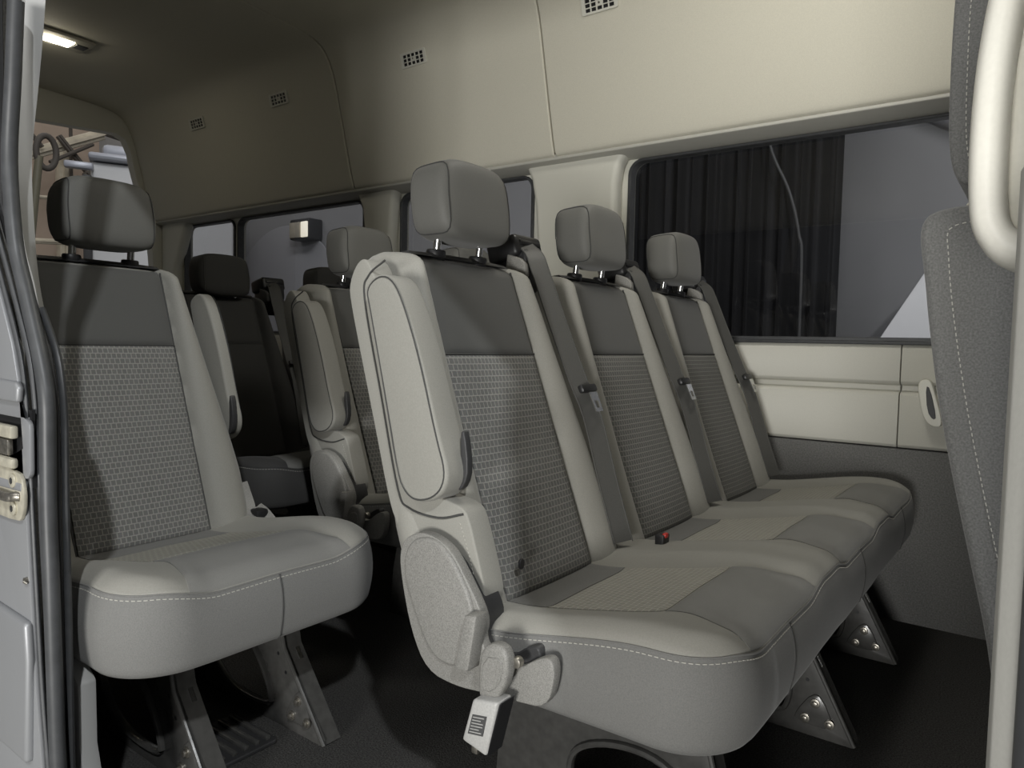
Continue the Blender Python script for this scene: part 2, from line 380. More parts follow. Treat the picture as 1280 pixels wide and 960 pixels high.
def cushion_h(x, y, n, xf):
    k = min(n-1, max(0, round(y/PITCH))); yy = y-k*PITCH; a = abs(yy)
    base = .340+.040*sst(0, .30, x)
    ridge = sst(.095, .185, a)
    z = base+.020*ridge*(1-.15*sst(xf-.12, xf-.01, x))+.004*sst(.0, .12, x)*(1-a/.22)
    z += .010*math.exp(-((x-xf+.085)/.05)**2)*(1-ridge)
    if k < n-1 or yy < .2:  # crease between neighbours
        pass
    d = abs(a-.22)
    return z
def cushion(root, n, xf):
    x0 = -.075; hx = (xf-x0)/2; cx = (xf+x0)/2; yA, yB = -.222, (n-1)*PITCH+.222; hy = (yB-yA)/2; cy = (yA+yB)/2; r = .085
    NX, NY = 44, 48*n if n < 3 else 120
    def plan(a, b):
        x, y = a*hx, b*hy; px, py = abs(x)-(hx-r), abs(y)-(hy-r)
        if px > 0 and py > 0:
            p, q = px/r, py/r; p2, q2 = p*math.sqrt(1-q*q/2), q*math.sqrt(1-p*p/2)
            x, y = math.copysign(hx-r+p2*r, x), math.copysign(hy-r+q2*r, y)
        return x+cx, y+cy
    def edge(x, y):
        px, py = abs(x-cx)-(hx-r), abs(y-cy)-(hy-r)
        return r-math.hypot(max(px, 0), max(py, 0)) if (px > 0 and py > 0) else r-max(px, py)
    def H(x, y):
        e = edge(x, y); return cushion_h(x, y, n, xf)-.016*max(0, 1-e/.032)**2
    g = lambda i, N: math.copysign(1-(1-abs(-1+2*i/N))**1.25, -1+2*i/N)
    bm = new(); G = [[None]*(NY+1) for _ in range(NX+1)]
    for i in range(NX+1):
        for j in range(NY+1):
            x, y = plan(g(i, NX), g(j, NY) if n == 1 else -1+2*j/NY); G[i][j] = bm.verts.new((x, y, H(x, y)))
    for i in range(NX):
        for j in range(NY): bm.faces.new((G[i][j], G[i+1][j], G[i+1][j+1], G[i][j+1]))
    loop = [G[i][0] for i in range(NX)]+[G[NX][j] for j in range(NY)]+[G[i][NY] for i in range(NX, 0, -1)]+[G[0][j] for j in range(NY, 0, -1)]
    L = [v.co.copy() for v in loop]
    low = [bm.verts.new((lerp(p.x, cx, .02), lerp(p.y, cy, .01), p.z-.05)) for p in L]; m = len(L)
    for i in range(m): bm.faces.new((loop[i], loop[(i+1) % m], low[(i+1) % m], low[i]))
    bm.faces.new(low); bmesh.ops.recalc_face_normals(bm, faces=bm.faces[:])
    cu = obj('cushion', bm, 'bolster', root, 60)
    nrm = []
    for i in range(m):
        t = (L[(i+1) % m]-L[i-1]).normalized(); nrm.append(Vector((t.y, -t.x, 0)).normalized())
    rings = []
    for k in range(15):
        f = k/14; out = .0015+.010*math.sin(PI*min(1, f*1.1)**.8)
        if f > .8: out -= .05*((f-.8)/.2)**2
        rings.append([Vector((p.x, p.y, 0))+q*out+Vector((0, 0, lerp(p.z-.002, .256+.008*sst(0, .3, -p.x+.1), 1-(1-f)**1.15))) for p, q in zip(L, nrm)])
    bm = new(); loft(bm, rings, False); bm.verts.ensure_lookup_table(); bm.faces.new(bm.verts[-m:]); bmesh.ops.recalc_face_normals(bm, faces=bm.faces[:]); sk = obj('cushion_skirt', bm, 'skirt', root, 60)
    bm = new(); sweep(bm, [p+q*.0012+Vector((0, 0, -.001)) for p, q in zip(L, nrm)]+[L[0]+nrm[0]*.0012], ell(.0011, .0011, 6), Vector((0, 0, 1)), False); obj('piping', bm, 'skirt', sk)
    bm = new(); stitches(bm, [p+q*.0035+Vector((0, 0, -.0065)) for p, q in zip(L[NX//3:2*NX+NY-NX//3], nrm[NX//3:2*NX+NY-NX//3])]); obj('stitching', bm, 'stitch', sk)
    for k in range(n):
        y = k*PITCH
        bm = new(); pth = [Vector((xf+.0015+.010*math.sin(PI*min(1, f*1.1)**.8)-(0 if f < .8 else .05*((f-.8)/.2)**2), y, lerp(H(xf, y)-.002, .256, 1-(1-f)**1.15))) for f in [q/14*.93 for q in range(15)]]
        tube(bm, pth, .0014, 6); obj('front_seam', bm, 'piping', sk)
        def f(u, v, a, b, y=y):
            e = min(min(a, 1-a)*2*.118, min(b, 1-b)*.2); ins = -.003*math.exp(-e/.004)
            return Vector((v, y+u, H(v, y+u)+.004+ins))
        dn = Vector((0, 0, -1))
        bm = new(); patch(bm, f, -.118, .118, -.03, .068, 24, 10, .012, dn); obj('cushion_rear_panel', bm, 'skirt', cu, 60)
        bm = new(); patch(bm, f, -.118, .118, .071, .245, 24, 20, .012, dn); obj('woven_seat_panel', bm, 'weave_seat', cu, 60)
        def f2(u, v, a, b, y=y):
            x = lerp(.248, xf-.001, b); w = .118+.022*b*b; yy = y+(-1+2*a)*w
            e = min(min(a, 1-a)*2*w, min(b, 1-b)*(xf-.26)); return Vector((x, yy, H(x, yy)+.004-.003*math.exp(-e/.004)))
        bm = new(); patch(bm, f2, 0, 1, 0, 1, 24, 16, .012, dn); obj('thigh_panel', bm, 'thigh', cu, 60)
    return cu
HOLE = [(-.128, .03), (-.115, .055), (-.112, .09), (-.12, .135), (-.165, .155), (-.23, .150), (-.285, .125), (-.30, .09), (-.285, .05), (-.24, .027)]
HOLE2 = [(-.20, .218), (-.19, .195), (-.25, .185), (-.33, .19), (-.345, .218)]
def leg(root, y0, tip, slope, pad=True):
    bm = new(); P = lambda q: [(tip+a, b) for a, b in q]
    HOLE = [(a-(slope-.5)*.3*b/.12, b) for a, b in globals()['HOLE']]
    out = [(0, 0), (.0, .012), (-slope*.15, .15), (-slope*.15-.03, .262), (-.40, .262), (-.43, .12), (-.44, 0)]
    prism(bm, P(out), 'xz', y0-.003, y0+.003, .0015, 2, [smoothpoly(P(HOLE), 2), smoothpoly(P(HOLE2), 1)])
    # rolled rim round the opening
    rim = [Vector((a, y0-.004, b)) for a, b in smoothpoly(P(HOLE), 2)]; rim.append(rim[0]); sweep(bm, rim, ell(.0055, .008, 8), Vector((0, 1, 0)), False)
    l = obj('leg', bm, 'steel', root)
    bm = new(); pth = [(tip+.001, y0+.014, .004), (tip-slope*.15*.5, y0+.014, .078), (tip-slope*.15, y0+.014, .150), (tip-slope*.15-.027, y0+.014, .252)]
    sweep(bm, pth, rect(.002, .019)); 
    sweep(bm, [(a+.001, y0-.004, c) for a, b, c in pth], ell(.004, .004, 8)); obj('flange', bm, 'steel', l)
    bm = new(); pth2 = [lerp(Vector(pth[1]), Vector(pth[2]), .7), lerp(Vector(pth[1]), Vector(pth[2]), .95)]
    sweep(bm, [p+Vector((.002, .006, 0)) for p in pth2], rect(.001, .004)); obj('slot', bm, 'chrome', l)
    if pad:
        bm = new(); tri = [(tip-.028, .022), (tip-.105, .022), (tip-.098, .045), (tip-.072, .083), (tip-.055, .080)]
        prism(bm, smoothpoly(tri, 1), 'xz', y0-.0075, y0-.002, .003, 2); obj('bolt_pad', bm, 'steel', l)
        for a, b in ((-.040, .034), (-.083, .034), (-.066, .066)):
            bm = new(); cyl(bm, (tip+a, y0-.006, b), (tip+a, y0-.0105, b), .0088, 18, .001); cyl(bm, (tip+a, y0-.0105, b), (tip+a, y0-.015, b), .0055, 6, .001); obj('bolt', bm, 'zinc', l)
    for b in (.105, .135):
        bm = new(); cyl(bm, (tip-slope*b-.03, y0-.0034, b), (tip-slope*b-.03, y0-.0026, b), .0035, 12); obj('hole_plug', bm, 'rubberblack', l)
def rails(root, ya, yb, tip):
    bm = new()
    for x in (tip-.10, tip-.36): box(bm, (x, (ya+yb)/2, .258), (.05, yb-ya, .018), .004)
    obj('under_frame', bm, 'steel', root)
def make_seat(name, loc, n, label, cat, group=None, arm=-1, cap=True, legs=(), tip=.37, slope=.5, xf=.365, belts=True):
    root = empty(name, loc, label, cat, group)
    for k in range(n):
        backrest(root, k*PITCH); headrest(root, k*PITCH+(.018 if n == 1 else .002))
        if belts: belt(root, k*PITCH+.215)
    cushion(root, n, xf)
    if arm: armrest(root, 0, arm, cap)
    if cap: endcap(root, 0)
    for y in legs: leg(root, y, tip, slope)
    rails(root, min(legs)-.03, max(legs)+.03, tip)
    return root
bench = make_seat('bench_seat', (-.62, .955, 0), 3, 'grey three-person bench seat nearest the open door, its silver buckle hanging on the near end', 'bench seat', 'grey passenger seats in rows', legs=(-.045, .445, .885))
bm = new(); prism(bm, [(-.012, -.02), (.012, -.02), (.013, .012), (-.013, .012)], 'yz', .012, .030, .003)
bmesh.ops.translate(bm, verts=bm.verts[:], vec=(.055, .245, .372)); bb = obj('belt_buckle', bm, 'black', bench)
bm = new(); box(bm, (.083, .243, .382), (.008, .014, .009), .003); obj('release_button', bm, 'red', bb)['label'] = 'red release button'
bm = new(); prism(bm, smoothpoly([(-.006, -.008), (.006, -.008), (.006, .008), (-.006, .008)], 2), 'yz', -.056, -.052, .001, 1); bmesh.ops.translate(bm, verts=bm.verts[:], vec=(.068, -.104, .398)); obj('anchor_button', bm, 'black', bench)

single = make_seat('single_seat', (-1.304, .656, 0), 1, 'grey single passenger seat beside the rear door pillar, black steel legs showing below', 'seat', 'grey passenger seats in rows', arm=1, cap=False, legs=(-.056, .154), tip=.31, slope=.75, xf=.389, belts=False)
bm = new(); sweep(bm, crom([(-.03, .212, .42), (-.012, .214, .385), (.008, .208, .362), (.022, .196, .352)], 5), rect(.0012, .010), Vector((0, 1, .4)))
sweep(bm, crom([(.0, .228, .372), (.02, .232, .362), (.045, .236, .342)], 5), rect(.0012, .009), Vector((.3, 1, .4))); obj('belt_end', bm, 'cap', single)
bm = new(); box(bm, (.012, .222, .345), (.03, .03, .05), .006); obj('belt_anchor', bm, 'black', single)

double = make_seat('double_seat', (-1.304, 1.335, 0), 2, 'grey two-person seat right behind the bench, buckle on its aisle end', 'seat', 'grey passenger seats in rows', legs=(.0, .40))
def sink(root, dz):
    for c in root.children:
        if c.name.startswith('headrest'): c.location = (dz*.35, 0, -dz)
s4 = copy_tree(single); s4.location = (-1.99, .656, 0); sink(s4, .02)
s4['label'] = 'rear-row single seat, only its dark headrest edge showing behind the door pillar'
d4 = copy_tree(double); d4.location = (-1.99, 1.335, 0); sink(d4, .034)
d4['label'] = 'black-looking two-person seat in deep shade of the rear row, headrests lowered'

M['shaded_cloth'] = mat('shaded_cloth', (.055, .054, .052), .75, 0, .1, 600, .1, .3, .1)  # for rear-row copies of the grey seats, deep shade put into the colour
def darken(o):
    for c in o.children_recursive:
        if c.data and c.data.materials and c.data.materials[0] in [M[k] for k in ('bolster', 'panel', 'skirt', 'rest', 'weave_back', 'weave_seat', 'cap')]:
            c.material_slots[0].link = 'OBJECT'; c.material_slots[0].material = M['shaded_cloth']
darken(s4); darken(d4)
# ------------------------------------------------------------------ front passenger seat
fs = empty('front_seat', (0, .70, 0), 'grey felt front seat seen from behind at the right edge, beside the ivory handle', 'seat')
FB = [(-.062, .842), (-.086, .838), (-.093, .828), (-.093, .812), (-.088, .781), (-.084, .747), (-.074, .68), (-.060, .614), (-.045, .549), (-.030, .486), (-.020, .42), (.005, .34), (.05, .32), (.14, .34), (.15, .40), (.12, .60), (.06, .80), (.03, .845)]
bm = new(); prism(bm, smoothpoly(FB, 2), 'xz', 0, .44, .012, 4); fb = obj('backrest', bm, 'front', fs)
bm = new(); st = [(x+.013 if x < 0 else x, -.0008, z) for x, z in [(-.06, .828), (-.080, .822), (-.080, .80), (-.074, .75), (-.062, .68), (-.048, .614), (-.033, .549), (-.018, .486), (-.006, .42)]]
stitches(bm, crom([(x-.004, y, z) for x, y, z in st], 5), .0052, .0028, .0008); obj('stitching', bm, 'stitch', fb)
HB = [(-.066, .862), (-.075, .875), (-.080, .90), (-.0815, .95), (-.0815, 1.02), (-.078, 1.09), (-.06, 1.13), (-.03, 1.14), (.01, 1.12), (.03, 1.0), (.02, .90), (-.01, .862)]
bm = new(); prism(bm, smoothpoly(HB, 2), 'xz', .04, .40, .014, 4); fh = obj('headrest', bm, 'front', fs)
bmesh_st = new(); stitches(bmesh_st, crom([(-.063, .0392, .88), (-.067, .0392, .91), (-.0685, .0392, .96), (-.0685, .0392, 1.02), (-.064, .0392, 1.09)], 8), .0052, .0028, .0008); obj('stitching', bmesh_st, 'stitch', fh)
for y in (.12, .32):
    bm = new(); cyl(bm, (-.05, y, .82), (-.045, y, .90), .007, 14); obj('post', bm, 'chrome', fh)
bm = new(); cyl(bm, (-.052, .07, .842), (-.051, .07, .853), .016, 18, .003); cyl(bm, (-.052, .12, .842), (-.051, .12, .853), .016, 18, .003); obj('post_sleeve', bm, 'chrome', fs)
bm = new(); rbox(bm, (.36, .22, .35), (.29, .235, .075), 5); obj('cushion', bm, 'front', fs, 60)
bm = new(); box(bm, (.34, .22, .15), (.42, .36, .30), .02); obj('pedestal', bm, 'shell', fs)

ds = copy_tree(fs); ds.location = (.03, 1.52, 0); ds['label'] = 'driver seat of grey felt, almost wholly hidden behind the nearer front seat'
# ------------------------------------------------------------------ VAN SHELL
XR, XF = -4.02, 1.7
bm = new(); box(bm, ((XR+XF)/2, 1.275, -.04), (XF-XR, 1.87, .08), .004); struct('floor', bm, 'carpet')
# left wall
bm = new(); prism(bm, [(2.15, -.02), (2.15, .463), (2.20, .463), (2.20, -.02)], 'yz', XR, XF, .004); wl = struct('wall_left', bm, 'carpetwall')
PROF = [(2.150, .466), (2.143, .474), (2.143, .604), (2.149, .612), (2.168, .616), (2.168, .630), (2.149, .634), (2.143, .642), (2.143, .728), (2.150, .738), (2.20, .740), (2.20, .466)]
for a, b in ((XR, -.3145), (-.3115, XF)):
    bm = new(); prism(bm, PROF, 'yz', a, b, .0012, 1); struct('side_panel', bm, 'panelcream', wl)
bm = new(); prism(bm, [(2.138, .738), (2.138, .747), (2.18, .749), (2.18, .738)], 'yz', -1.15, XF, .002); struct('sill_strip', bm, 'rubber', wl)
WIN = [(-1.137, 1.55), (-2.187, -1.513), (-3.355, -2.403), (-3.86, -3.375)]
def rr(x0, x1, z0, z1, r, n=6):
    out = []
    for cx, cz, a0 in ((x1-r, z1-r, 0), (x0+r, z1-r, 90), (x0+r, z0+r, 180), (x1-r, z0+r, 270)):
        for k in range(n+1):
            a = math.radians(a0+90*k/n); out.append((cx+r*math.cos(a), cz+r*math.sin(a)))
    return out
bm = new()
prism(bm, [(XR, .74), (XF, .74), (XF, 1.40), (XR, 1.40)], 'xz', 2.160, 2.20, 0, 1, [rr(a+.004, b-.004, .752, 1.322, .045) for a, b in WIN]); struct('window_wall', bm, 'trim', wl)
for i, (a, b) in enumerate(WIN):
    bm = new(); box(bm, ((a+b)/2, 2.186, 1.037), (b-a+.01, .005, .59)); w = struct(f'window_{i+1}', bm, 'glass')
    bm = new(); prism(bm, rr(a, b, .746, 1.327, .05), 'xz', 2.150, 2.186, .002, 1, [rr(a+.011, b-.011, .757, 1.318, .042)]); struct('window_frame', bm, 'rubber', w)
P1 = [(-1.462, .742), (-1.464, 1.0), (-1.478, 1.20), (-1.497, 1.295), (-1.515, 1.332), (-1.545, 1.372), (-1.115, 1.372), (-1.130, 1.335), (-1.150, 1.30), (-1.158, 1.24), (-1.153, 1.0), (-1.15, .742)]
P2 = [(-2.350, .742), (-2.352, 1.0), (-2.358, 1.18), (-2.372, 1.28), (-2.395, 1.325), (-2.425, 1.368), (-2.16, 1.368), (-2.178, 1.335), (-2.19, 1.27), (-2.2, 1.14), (-2.2, .742)]
P3 = [(XR, .742), (-3.88, .742), (-3.88, 1.10), (-3.78, 1.30), (-3.74, 1.37), (XR, 1.37)]
for i, p in enumerate((P1, P2, P3)):
    bm = new(); prism(bm, p, 'xz', 2.105, 2.166, .022, 4); struct(f'trim_{i+1}', bm, 'trim')
bm = new(); prism(bm, [(2.07, 1.342), (2.158, 1.328), (2.20, 1.328), (2.20, 1.42), (2.12, 1.40), (2.075, 1.362)], 'yz', XR, XF, .004); struct('cornice', bm, 'trimgrey', wl)
# headliner in three moulded lengths with open seams
HL = [(2.115, 1.352), (2.072, 1.352), (2.053, 1.386), (2.016, 1.526), (1.986, 1.647), (1.953, 1.77), (1.915, 1.847), (1.864, 1.886), (1.77, 1.904), (1.664, 1.911), (1.532, 1.917), (1.276, 1.922)]
full = HL+[(2.552-y, z) for y, z in reversed(HL[:-1])]
inner = [Vector((0, *p)) for p in full]
cl = D.objects.new('ceiling', None); C.objects.link(cl); cl['kind'] = 'structure'
for a, b in ((XR, -2.3725), (-2.3675, -1.3725), (-1.3675, XF)):
    sm = [Vector((0, p.y, p.z)) for p in crom([(0, y, z) for y, z in full], 4)]
    outer = []
    for i, p in enumerate(sm):
        t = (sm[min(i+1, len(sm)-1)]-sm[max(i-1, 0)]).normalized(); outer.append(p+Vector((0, t.z, -t.y))*-.03 if False else p+(Vector((0, t.z, -t.y)))*.03)
    poly = sm+outer[::-1]; t = new()
    ends = []
    for x, dx in ((a, 0), (a+.004, 1), (b-.004, 1), (b, 0)):
        ends.append([t.verts.new((x, p.y+((1-dx)*(q.y-p.y)*.12), p.z+((1-dx)*(q.z-p.z)*.12))) for p, q in zip(sm, outer)])
    oa = [t.verts.new((a, p.y, p.z)) for p in outer]; ob = [t.verts.new((b, p.y, p.z)) for p in outer]
    seq = [oa]+ends+[ob, oa]
    for r0, r1 in zip(seq, seq[1:]):
        for i in range(len(sm)-1):
            try: t.faces.new((r0[i], r0[i+1], r1[i+1], r1[i]))
            except ValueError: pass
    bmesh.ops.recalc_face_normals(t, faces=t.faces[:])
    struct('headliner_panel', t, 'cream', cl)
bm = new(); box(bm, ((XR+XF)/2, 1.276, 1.99), (XF-XR, 1.70, .03)); struct('roof_skin', bm, 'paint', cl)
# right wall with the open side doorway
DX0, DX1 = -1.03, -.0
bm = new(); prism(bm, [(XR, -.02), (DX0-.06, -.02), (DX0-.06, .70), (-1.20, .80), (-1.20, 1.375), (DX1+.02, 1.375), (DX1+.02, -.02), (XF, -.02), (XF, 1.44), (XR, 1.44)], 'xz', .385, .42, .002, 1, [rr(.25, 1.2, .75, 1.28, .06)])
wr = struct('wall_right', bm, 'carpetwall')
bm = new(); box(bm, (.725, .395, 1.015), (.97, .005, .55)); struct('window_5', bm, 'glass')
bm = new(); prism(bm, [(XR-.06, -.12), (DX0-.05, -.12), (DX0-.05, .70), (-1.20, .80), (-1.20, 1.39), (DX1+.03, 1.39), (DX1+.03, -.12), (XF+.3, -.12), (XF+.3, 2.0), (XR-.06, 2.0)], 'xz', .374, .384, .002, 1, [rr(.25, 1.2, .75, 1.28, .06)]); struct('body_skin', bm, 'paint', wr)
# rear wall with an open doorway
bm = new(); prism(bm, [(.38, -.02), (2.2, -.02), (2.2, 1.95), (.38, 1.95)], 'yz', XR-.06, XR, .003, 1, [[(.50, .10), (2.08, .10), (2.08, .9), (2.05, 1.28), (1.958, 1.63), (1.945, 1.70), (1.915, 1.765), (1.87, 1.785), (1.5, 1.762), (.6, 1.75), (.5, 1.68)]])
struct('wall_rear', bm, 'trim')
# front bulkhead and dash
bm = new(); prism(bm, [(.40, -.02), (2.18, -.02), (2.18, .62), (.40, .62)], 'yz', XF-.05, XF, .01); struct('wall_front', bm, 'carpetwall')

# speaker-like vents in the headliner
def vent(x, label):
    tilt = math.atan2(1.986-1.953, 1.77-1.647)
    r = empty('ceiling_vent', (x, 1.9565, 1.757), label, 'vent', 'small slotted vents along the headliner', (tilt, 0, 0))
    bm = new(); w, h = .062, .0265
    holes = []
    for i in range(5):
        for j in range(3):
            if j == 1 and i == 2: continue
            a, b = -.049+.0205*i, -.0195+.0135*j; holes.append([(a, b), (a+.0165, b), (a+.0165, b+.0105), (a, b+.0105)])
    prism(bm, rr(-w, w, -h, h, .006, 3), 'xz', -.006, .002, .0012, 1, holes); obj('grille', bm, 'trim', r)
    bm = new(); box(bm, (0, .001, 0), (.108, .006, .044)); obj('backing', bm, 'rubberblack', r)
    bm = new(); cyl(bm, (0, -.0065, 0), (0, -.002, 0), .0035, 10); obj('screw', bm, 'zinc', r)
for x, l in ((-1.147, 'slotted cream vent above the wide side window, cut off at the top'), (-1.927, 'slotted cream vent above the nearest headrest, between the two headliner seams'), (-2.735, 'dim slotted vent just behind the rearmost headliner seam'), (-3.385, 'farthest and darkest slotted vent, deep at the rear of the headliner')): vent(x, l)
# dome lamp
dl = empty('dome_lamp', (-3.29, 1.31, 1.918), 'lit rectangular dome lamp on the rear ceiling', 'lamp')
bm = new(); box(bm, (0, 0, -.004), (.15, .22, .012), .004); obj('bezel', bm, 'cream', dl)
bm = new(); box(bm, (0, -.005, -.011), (.07, .10, .008), .003); obj('lens', bm, 'lamp', dl)
bm = new(); box(bm, (0, .078, -.011), (.05, .045, .006), .002); obj('switch', bm, 'shell', dl)
# door pull on the left panel
dp = empty('door_pull', (-.245, 2.143, .59), 'beige pull handle on the left side panel, beside the front seat', 'handle')
bm = new(); prism(bm, smoothpoly([(-.024, .056), (.004, .064), (.016, .03), (.040, -.055), (.020, -.062), (-.004, -.045), (-.016, .0)], 2), 'xz', -.034, .004, .006, 3); obj('grip', bm, 'trim', dp)
bm = new(); prism(bm, smoothpoly([(-.004, .044), (.006, .04), (.024, -.035), (.016, -.042), (.002, -.02)], 1), 'xz', -.036, -.030, .001, 1); obj('recess', bm, 'shell', dp)

# rear door pillar: body skin, weatherstrips, striker, latch pocket
A = [(-1.19, .90), (-1.113, .777), (-1.071, .706), (-1.052, .655), (-1.040, .574), (-1.030, .452), (-1.012, .269), (-.997, .169), (-.98, .02), (-.97, -.15)]
BL = [(-1.111, 1.152), (-1.122, 1.052), (-1.135, .95), (-1.126, .844), (-1.091, .779), (-1.069, .737), (-1.041, .686), (-1.023, .636), (-1.021, .575), (-1.021, .493), (-1.019, .41), (-1.010, .266), (-1.004, .162), (-.99, .0), (-.98, -.15)]
BR = [(-1.050, 1.136), (-1.067, 1.041), (-1.086, .944), (-1.068, .84), (-1.042, .778), (-1.022, .737), (-1.0, .687), (-.987, .638), (-.987, .579), (-.988, .498), (-.981, .418), (-.976, .276), (-.970, .175), (-.955, .0), (-.945, -.15)]
LC = [(-1.075, .752), (-1.063, .738), (-1.032, .697), (-1.017, .656), (-1.011, .615), (-1.010, .574), (-1.010, .491), (-1.008, .407), (-1.006, .323), (-1.004, .15), (-1.0, -.02)]
pil = D.objects.new('trim_5', None); C.objects.link(pil); pil['kind'] = 'structure'; pil['label'] = 'rear pillar of the open side door, silver paint edged by black weatherstrips'
bodyedge = [(x-.004, z) for x, z in A]
K = lambda pts: [(x*1.062, .72+(z-.72)*1.062) for x, z in pts]
bm = new(); prism(bm, [(-1.85, .96), (-1.20, .96)]+bodyedge+[(-1.85, -.15)], 'xz', .366, .372, .002, 2, [K(rr(-1.10, -.962, .546, .618, .012, 3))])
struct('body_panel', bm, 'paint', pil)
bm = new(); box(bm, (-1.17, .374, .573), (.28, .004, .10)); struct('latch_pocket', bm, 'rubberblack', pil)
bm = new(); prism(bm, K([(-1.35, .637), (-.984, .637), (-.980, .655), (-.988, .662), (-1.35, .668)]), 'xz', .360, .369, .004, 3); prism(bm, K([(-1.35, .520), (-.974, .530), (-.972, .5425), (-1.35, .540)]), 'xz', .360, .369, .004, 3)
prism(bm, K([(-1.35, .20), (-.966, .20), (-.958, .33), (-.963, .375), (-1.35, .385)]), 'xz', .357, .369, .008, 4); struct('pressed_rib', bm, 'paint', pil)
la = empty('door_latch', (-1.075, .366, .573), 'metal latch set in the black pocket of the silver door pillar', 'latch')
bm = new(); box(bm, (-.02, -.004, .020), (.075, .010, .017), .003); box(bm, (-.03, -.005, -.020), (.10, .010, .014), .004); obj('bar', bm, 'striker', la)
bm = new(); box(bm, (-.028, -.003, -.001), (.056, .008, .022), .003); obj('pawl', bm, 'zinc', la)
sk = empty('striker_plate', (-1.068, .364, .512), 'pale screwed striker plate on the silver door pillar', 'striker')
bm = new(); prism(bm, smoothpoly([(-.09, .034), (.022, .033), (.036, .020), (.040, -.004), (.032, -.026), (.020, -.033), (-.09, -.034)], 1), 'xz', -.003, .002, .001, 2); obj('plate', bm, 'striker', sk)
for z in (.019, -.017):
    bm = new(); cyl(bm, (.008, -.002, z), (.008, -.006, z), .0095, 20, .0015); s_ = obj('screw', bm, 'striker', sk)
    bm = new(); cyl(bm, (.008, -.0058, z), (.008, -.0066, z), .0045, 6); obj('socket', bm, 'shell', s_)
bm = new(); sweep(bm, crom([(-.10, -.010, -.002), (.0, -.010, -.002), (.018, -.007, 0), (.026, -.001, 0)], 6), ell(.006, .005, 12)); obj('pin', bm, 'zinc', sk)
bm = new(); cyl(bm, (-1.035, .362, .405), (-1.035, .367, .405), .004, 10); cyl(bm, (-1.033, .361, .405), (-1.030, .364, .402), .002, 8); struct('clip', bm, 'zinc', pil)
def y3(pts, y, n=5): return crom([(a, y, b) for a, b in pts], n)
bm = new(); rings = []
for (a, b) in zip(y3(BL, .38), y3(BR, .38)):
    c = (a+b)/2; h = (b-a).normalized()*.010; rings.append([c+h*math.cos(2*PI*k/16)+Vector((0, .0095*math.sin(2*PI*k/16), 0)) for k in range(16)])
loft(bm, rings); struct('bulb_seal', bm, 'rubber', pil)
bm = new(); sweep(bm, y3(A, .372), ell(.004, .0032, 10)); sweep(bm, [p+Vector((.004, .0085, .001)) for p in y3(A, .372)], ell(.004, .0032, 10)); struct('lip_seal', bm, 'rubber', pil)
bm = new(); sweep(bm, y3(LC, .402), ell(.0055, .0045, 10)); struct('inner_lip', bm, 'rubber', pil)
bm = new(); back = [(a, b) for a, b in A]+[(-1.0, -.15)]+[(x+.003, z) for x, z in reversed(LC)]+[(-1.12, .80), (-1.17, .90), (-1.17, 1.38), (-1.27, 1.38), (-1.27, 1.0)]
prism(bm, back, 'xz', .389, .396, .001, 1); struct('seal_channel', bm, 'rubberblack', pil)
SL = [(-1.070, 1.40), (-1.106, 1.158), (-1.123, 1.058), (-1.144, .956), (-1.124, .846), (-1.094, .791), (-1.073, .743)]
SR = [(-1.055, 1.40), (-1.096, 1.163), (-1.120, 1.064), (-1.148, .96), (-1.141, .85), (-1.130, .794), (-1.111, .744)]
bm = new(); rings = []
for a, b in zip(y3(SL, .400), y3(SR, .420)):
    q = Vector((-.02, .01, 0)); rings.append([a+Vector((-.03, .006, 0)), a, b, b+Vector((-.012, .002, 0)), a+Vector((-.05, .022, 0))])
loft(bm, rings); struct('pale_trim', bm, 'ltrim', pil)
bm = new(); prism(bm, [(-1.15, .298), (-1.112, .288), (-1.038, .244), (-1.036, .155), (-1.024, .12), (-1.0, -.02), (-1.15, -.02)], 'xz', .425, .45, .004, 2); struct('trim_6', bm, 'ltrim')

# front door pillar with its ridged trim
bp = D.objects.new('trim_7', None); C.objects.link(bp); bp['kind'] = 'structure'
prof = [(-.012, .372), (-.014, .385), (-.011, .396), (-.004, .400), (-.003, .394), (.001, .392), (.004, .400), (.05, .405), (.05, .52), (.13, .52), (.13, .34), (.012, .34), (.0, .352)]
bm = new(); prism(bm, prof, 'xy', -.02, .80, .0015, 2); prism(bm, [(-.003, .372), (-.003, .52), (.13, .52), (.13, .34), (.006, .345)], 'xy', .80, 1.38, .003, 2); struct('pillar_trim', bm, 'pillargrey', bp)
bm = new(); sweep(bm, [(.002, .352, -.02), (.002, .352, .5), (.003, .352, 1.30)], ell(.006, .010, 10)); struct('edge_seal', bm, 'rubber', bp)
bm = new(); box(bm, (-.001, .364, .533), (.020, .016, .014), .003); struct('seal_clip', bm, 'shell', bp)
gh = empty('grab_handle', (0, .50, .85), 'ivory grab handle at the upper right edge, in front of the grey front seat', 'handle')
bm = new(); pth = crom([(x+.005, y, z) for x, y, z in [(.012, 0, .108), (-.014, 0, .098), (-.030, 0, .078), (-.036, 0, .045), (-.0385, 0, .0), (-.0375, 0, -.042), (-.033, 0, -.062), (-.020, 0, -.073), (.012, 0, -.079)]], 7)
rg = []
for i, p in enumerate(pth):
    tn = (pth[min(i+1, len(pth)-1)]-pth[max(i-1, 0)]).normalized(); s = Vector((0, 1, 0)); n = tn.cross(s); e = abs(i/(len(pth)-1)-.5)*2; w = .0095+.004*max(0, e-.55)/.45
    rg.append([p+n*w*math.copysign(abs(math.cos(2*PI*k/20))**.8, math.cos(2*PI*k/20))+s*.020*math.copysign(abs(math.sin(2*PI*k/20))**.8, math.sin(2*PI*k/20)) for k in range(20)])
loft(bm, rg); obj('grip', bm, 'handle', gh, 60)
